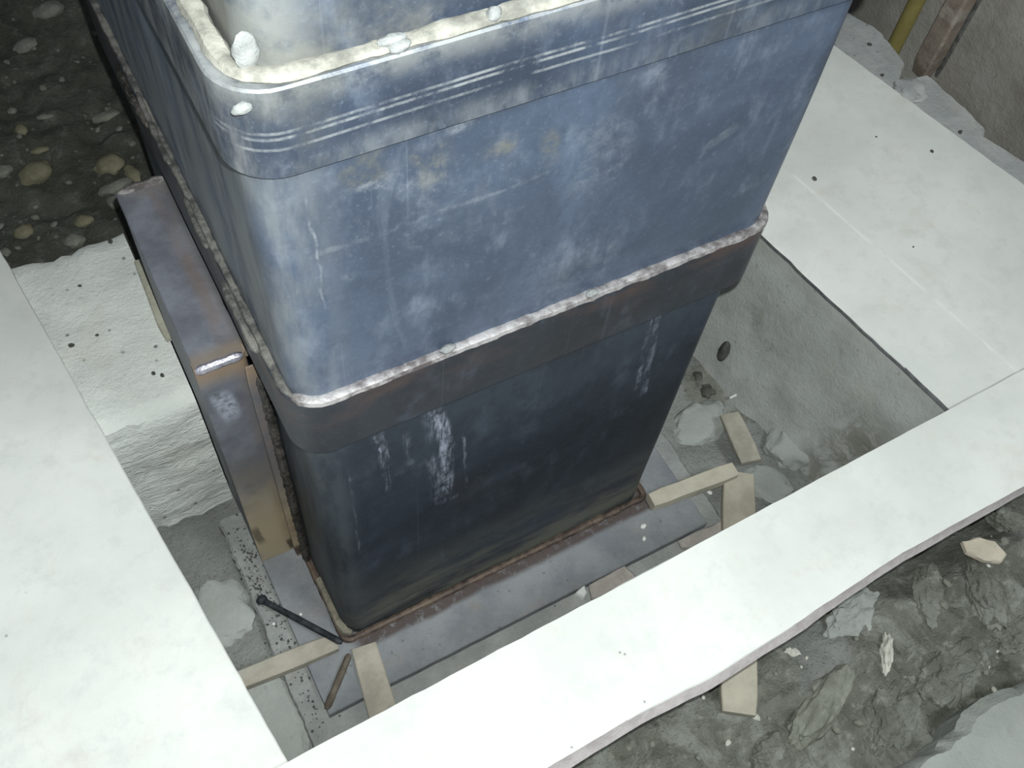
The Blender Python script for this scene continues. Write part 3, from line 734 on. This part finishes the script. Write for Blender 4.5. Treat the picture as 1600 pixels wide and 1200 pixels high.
# dark oval stone set in the right wall
p = side(1131, 549, .592)
rock('dark_stone', p, (.007, .0075, .021), 'darkstone', 2.9, 0, 'dark oval stone sticking out of the right pit wall', 'stone', rough=.15)
for px, py, s, sd, lb in ((1105, 612, .010, 1, 'darkest of the two clods in the mud hollow'), (1090, 588, .007, 2, 'smaller clod in the mud hollow by the column edge')):
    lump(px, py, (s, s, s * .7), sd, lb, mat='darkstone', name='soil_clod', cat='clod', flat=0, rough=.4, sub=3)
p = on_ground(1140, 622, .012); q = on_ground(1154, 615, .012)
o = bead('wood_splinter', [(0, 0, 0), tuple(q - p)], .0016, 'flake', None, False, .1); o.location = p
tag(o, 'tiny pale splinter lying in the mud hollow', 'splinter')

# broken pieces lying on the pad in front of the plate
def shard(name, outline, z0, h, mat, label, cat, seed):
    pts = [at(x, y, z0 + h) for x, y in outline]
    cx = sum(p.x for p in pts) / len(pts); cy = sum(p.y for p in pts) / len(pts)
    o = poly_slab(name, [(p.x - cx, p.y - cy) for p in pts], 0, h, mat, wob=.0012, step=.004, bev=min(.002, h * .3), seed=seed)
    o.location = (cx, cy, z0 + .0004); return tag(o, label, cat)
PZ = -.0135
shard('mortar_fragment', [(921, 913), (975, 880), (990, 895), (1000, 905), (945, 935), (925, 935)], PZ, .008, 'brownfrag', 'brownish mortar fragment half under the plank, right of the white flake', 'fragment', 1)
shard('plaster_flake', [(898, 927), (914, 910), (918, 926), (913, 934)], PZ, .010, 'flake', 'small white plaster flake beside the plank', 'flake', 2)
shard('mortar_fragment', [(1060, 845), (1090, 830), (1155, 800), (1165, 812), (1080, 856), (1066, 855)], PZ, .006, 'brownfrag', 'pale fragment between base plate and plank near the long batten', 'fragment', 3)
for i, (px, py, s) in enumerate(((1005, 823, .0032), (1006, 842, .0024), (1108, 770, .0030), (808, 842, .002), (1138, 730, .0018), (470, 960, .0015), (428, 975, .0018))):
    z = 0.0005 if px < 1100 and px > 450 else PZ
    p = at(px, py, z)
    rock('plaster_crumb', p + Vector((0, 0, s * .4)), (s * 1.3, s, s * .7), 'flake', i + .5, i, 'white plaster crumb on the dusty base plate or its pad', 'crumb', 'white crumbs around the column foot', 2)

# black grit along the edge of the pad: too fine to count
bm = bmesh.new(); random.seed(3)
def speck(bm, p, s):
    r = bmesh.ops.create_icosphere(bm, subdivisions=1, radius=1.0); k = random.random() * 9
    for v in r['verts']:
        d = v.co * (1 + .4 * noise.noise(v.co * 2 + Vector((k, 0, 0)))); v.co = Vector((d.x * s, d.y * s * (.6 + .8 * random.random()), d.z * s * .7)) + p
for i in range(260):
    y = random.uniform(-.08, .20) if i % 2 else random.gauss(.11, .04); x = -.059 + random.gauss(0, .007) ; speck(bm, Vector((x, y, PZ + .0012)), random.choice((.0006, .0008, .0010, .0016)))
o = from_bm('grit', bm, 'grit'); tag(o, 'black grit strewn along the pad edge left of the plate', 'grit', kind='stuff')

# ------------------------------------------------------------------ crumbs of dark stone on block and boards
for px, py, s, z, lb in ((173, 378, .0042, .2, 'dark chip near the far rim of the pale block'), (125, 447, .0030, .2, 'dark chip on the pale block near the left board'), (112, 540, .0042, .2, 'round dark chip on the pale block beside the left board'),
                         (152, 524, .0026, .2, 'tiny dark chip in the middle of the pale block'), (240, 584, .0034, .2, 'left of two touching dark chips on the pale block'), (254, 587, .0034, .2, 'right of two touching dark chips on the pale block'),
                         (1272, 280, .0048, BT, 'dark chip on the right board beside the column'), (1456, 237, .0036, BT, 'thin dark chip in the middle of the right board'), (1369, 214, .0022, BT, 'tiny brown chip on the right board'), (1427, 386, .0018, BT, 'tiny dark chip on the right board near its faint line'),
                         (1358, 70, .0050, .2, 'black chip on the mortar ledge beside the column'), (1378, 118, .0042, .2, 'black chip on the ledge left of the tube foot'), (1500, 207, .0050, .2, 'dark chip on the ledge right of the tube')):
    p = at(px, py, z)
    rock('dark_chip', p + Vector((0, 0, s * .2)), (s * .75, s * .6, s * .4), 'chip', px * .13, px * .7, lb, 'chip', sub=2, rough=.35)

# ------------------------------------------------------------------ pebbles behind the column
rnd = random.Random(11)
named = [(172, 258, .022, .018, 'pebble', 'largest buff pebble in the soil beside the column'), (207, 272, .010, .019, 'pebble', 'upright buff pebble touching the column edge'),
         (56, 272, .026, .019, 'pebble', 'round buff pebble alone in the soil at left'), (165, 182, .022, .009, 'pebble2', 'long pale stone lying against the column edge'),
         (33, 203, .009, .011, 'pebble', 'small oval pebble above the round buff one'), (180, 292, .026, .010, 'pebble2', 'flat stone just above the stiffener top'),
         (116, 376, .015, .012, 'pebble2', 'grey green pebble at the rim of the pale block'), (37, 362, .014, .011, 'pebble', 'pebble above the left board corner'),
         (131, 345, .013, .010, 'pebble', 'brown pebble cluster stone near the block rim'), (5, 268, .014, .010, 'pebble2', 'pebble cut by the left edge of the photo'),
         (185, 315, .016, .012, 'pebble2', 'stone beside the stiffener corner'), (62, 235, .014, .006, 'pebble', 'thin pebble just above the round buff one'), (70, 182, .012, .005, 'pebble2', 'thin flat pebble in the dark soil'),
         (40, 70, .020, .012, 'rock', 'dull stone far back in the dark soil'), (75, 15, .026, .015, 'rock', 'dull stone at the top of the dark soil')]
for px, py, a, b, m, lb in named:
    p = on_ground(px, py, .003)
    rock('pebble', p, (a, b, min(a, b) * .75), m, px * .31, rnd.uniform(-.3, .5), lb, 'pebble', sub=3, rough=.2)
for i in range(30):
    px, py = rnd.uniform(0, 215), rnd.uniform(60, 400)
    if py > 400 - px * .2: continue
    p = on_ground(px, py, .001); s = rnd.uniform(.003, .008)
    rock('gravel_piece', p, (s, s * rnd.uniform(.6, 1), s * .6), rnd.choice(('rock', 'pebble2', 'rock')), i * 1.7, rnd.uniform(0, 3), 'small piece of gravel in the dark soil left of the column', 'gravel', 'gravel behind the pale block', 2)

# ------------------------------------------------------------------ rubble in front of the plank
def stone(px, py, a, b, c, m, lb, rz=0, seed=None, rough=.42, flat=0, dz=0.0, sub=5, name='stone', group=None, cat='stone', tilt=(0, 0), freq=1.6):
    p = on_ground(px, py, dz)
    return rock(name, p, (a, b, c), m, seed if seed is not None else px * .17, rz, lb, cat, group, sub, rough, freq, flat, tilt)
shard('buff_flake', [(1505, 845), (1530, 838), (1556, 845), (1574, 866), (1566, 878), (1540, 875), (1512, 862)], .070, .008, 'pinkflake', 'flat buff stone flake on the soil below the plank end', 'flake', 6)
stone(1386, 1020, .006, .021, .008, 'pebble3', 'slim pale stone standing in the soil', rz=-.75, dz=.004)
stone(1285, 1100, .060, .020, .018, 'rock', 'large smooth half buried stone below the plank', rz=.35, dz=.002, rough=.2)
stone(1490, 1040, .050, .028, .018, 'soil', 'broad soil caked stone left of the corner slab', rz=.2, dz=.0)
stone(1540, 930, .022, .040, .016, 'soil', 'soil caked stone below the buff flake', rz=-.5)
stone(1450, 930, .018, .034, .012, 'soil', 'slanting caked stone between slim stone and flake', rz=-.6)
stone(1585, 820, .020, .030, .012, 'soil', 'grey streaked stone right of the buff flake', rz=.4)
stone(1330, 970, .040, .026, .016, 'lump', 'grey mortar lump just below the plank edge', rz=.3, dz=-.004)
stone(1400, 1110, .050, .026, .014, 'soil', 'long caked stone beside the smooth stone', rz=.5)
stone(1590, 985, .028, .022, .014, 'soil', 'caked stone at the right edge above the corner slab', rz=.1)
stone(1240, 1022, .006, .010, .005, 'pebble3', 'small white stone by the batten under the plank', rz=.8)
stone(1200, 1175, .020, .014, .008, 'soil', 'dull stone at the bottom edge of the photo', rz=.4)
# corner slab of concrete
def slab():
    out = [(1400, 1215), (1432, 1185), (1462, 1170), (1480, 1150), (1500, 1135), (1515, 1105), (1545, 1085), (1575, 1072), (1620, 1058), (1760, 1050), (1800, 1320), (1400, 1320)]
    pts = [at(x, y, .066) for x, y in out]; cx = sum(p.x for p in pts) / len(pts); cy = sum(p.y for p in pts) / len(pts)
    o = poly_slab('concrete_slab', [(p.x - cx, p.y - cy) for p in pts], -.08, 0, 'lump', wob=.006, step=.005, bev=.012, seed=21); o.location = (cx, cy, .066)
    tag(o, 'grey concrete slab with a broken edge in the bottom right corner', 'slab')
slab()
for i in range(90):
    px, py = rnd.uniform(900, 1600), rnd.uniform(800, 1200)
    if py < 1215 - (px - 880) * .60 or (px > 1400 and py > 1220 - (px - 1400) * .85): continue
    p = on_ground(px, py, .0015); s = rnd.choice((.0018, .0025, .003, .004, .006))
    rock('gravel_piece', p, (s, s * rnd.uniform(.6, 1), s * .6), rnd.choice(('pebble3', 'pebble2', 'rock', 'pebble2')), i * 2.3, rnd.uniform(0, 3), 'small gravel bit on the soil in front of the plank', 'gravel', 'gravel in front of the plank', 2)
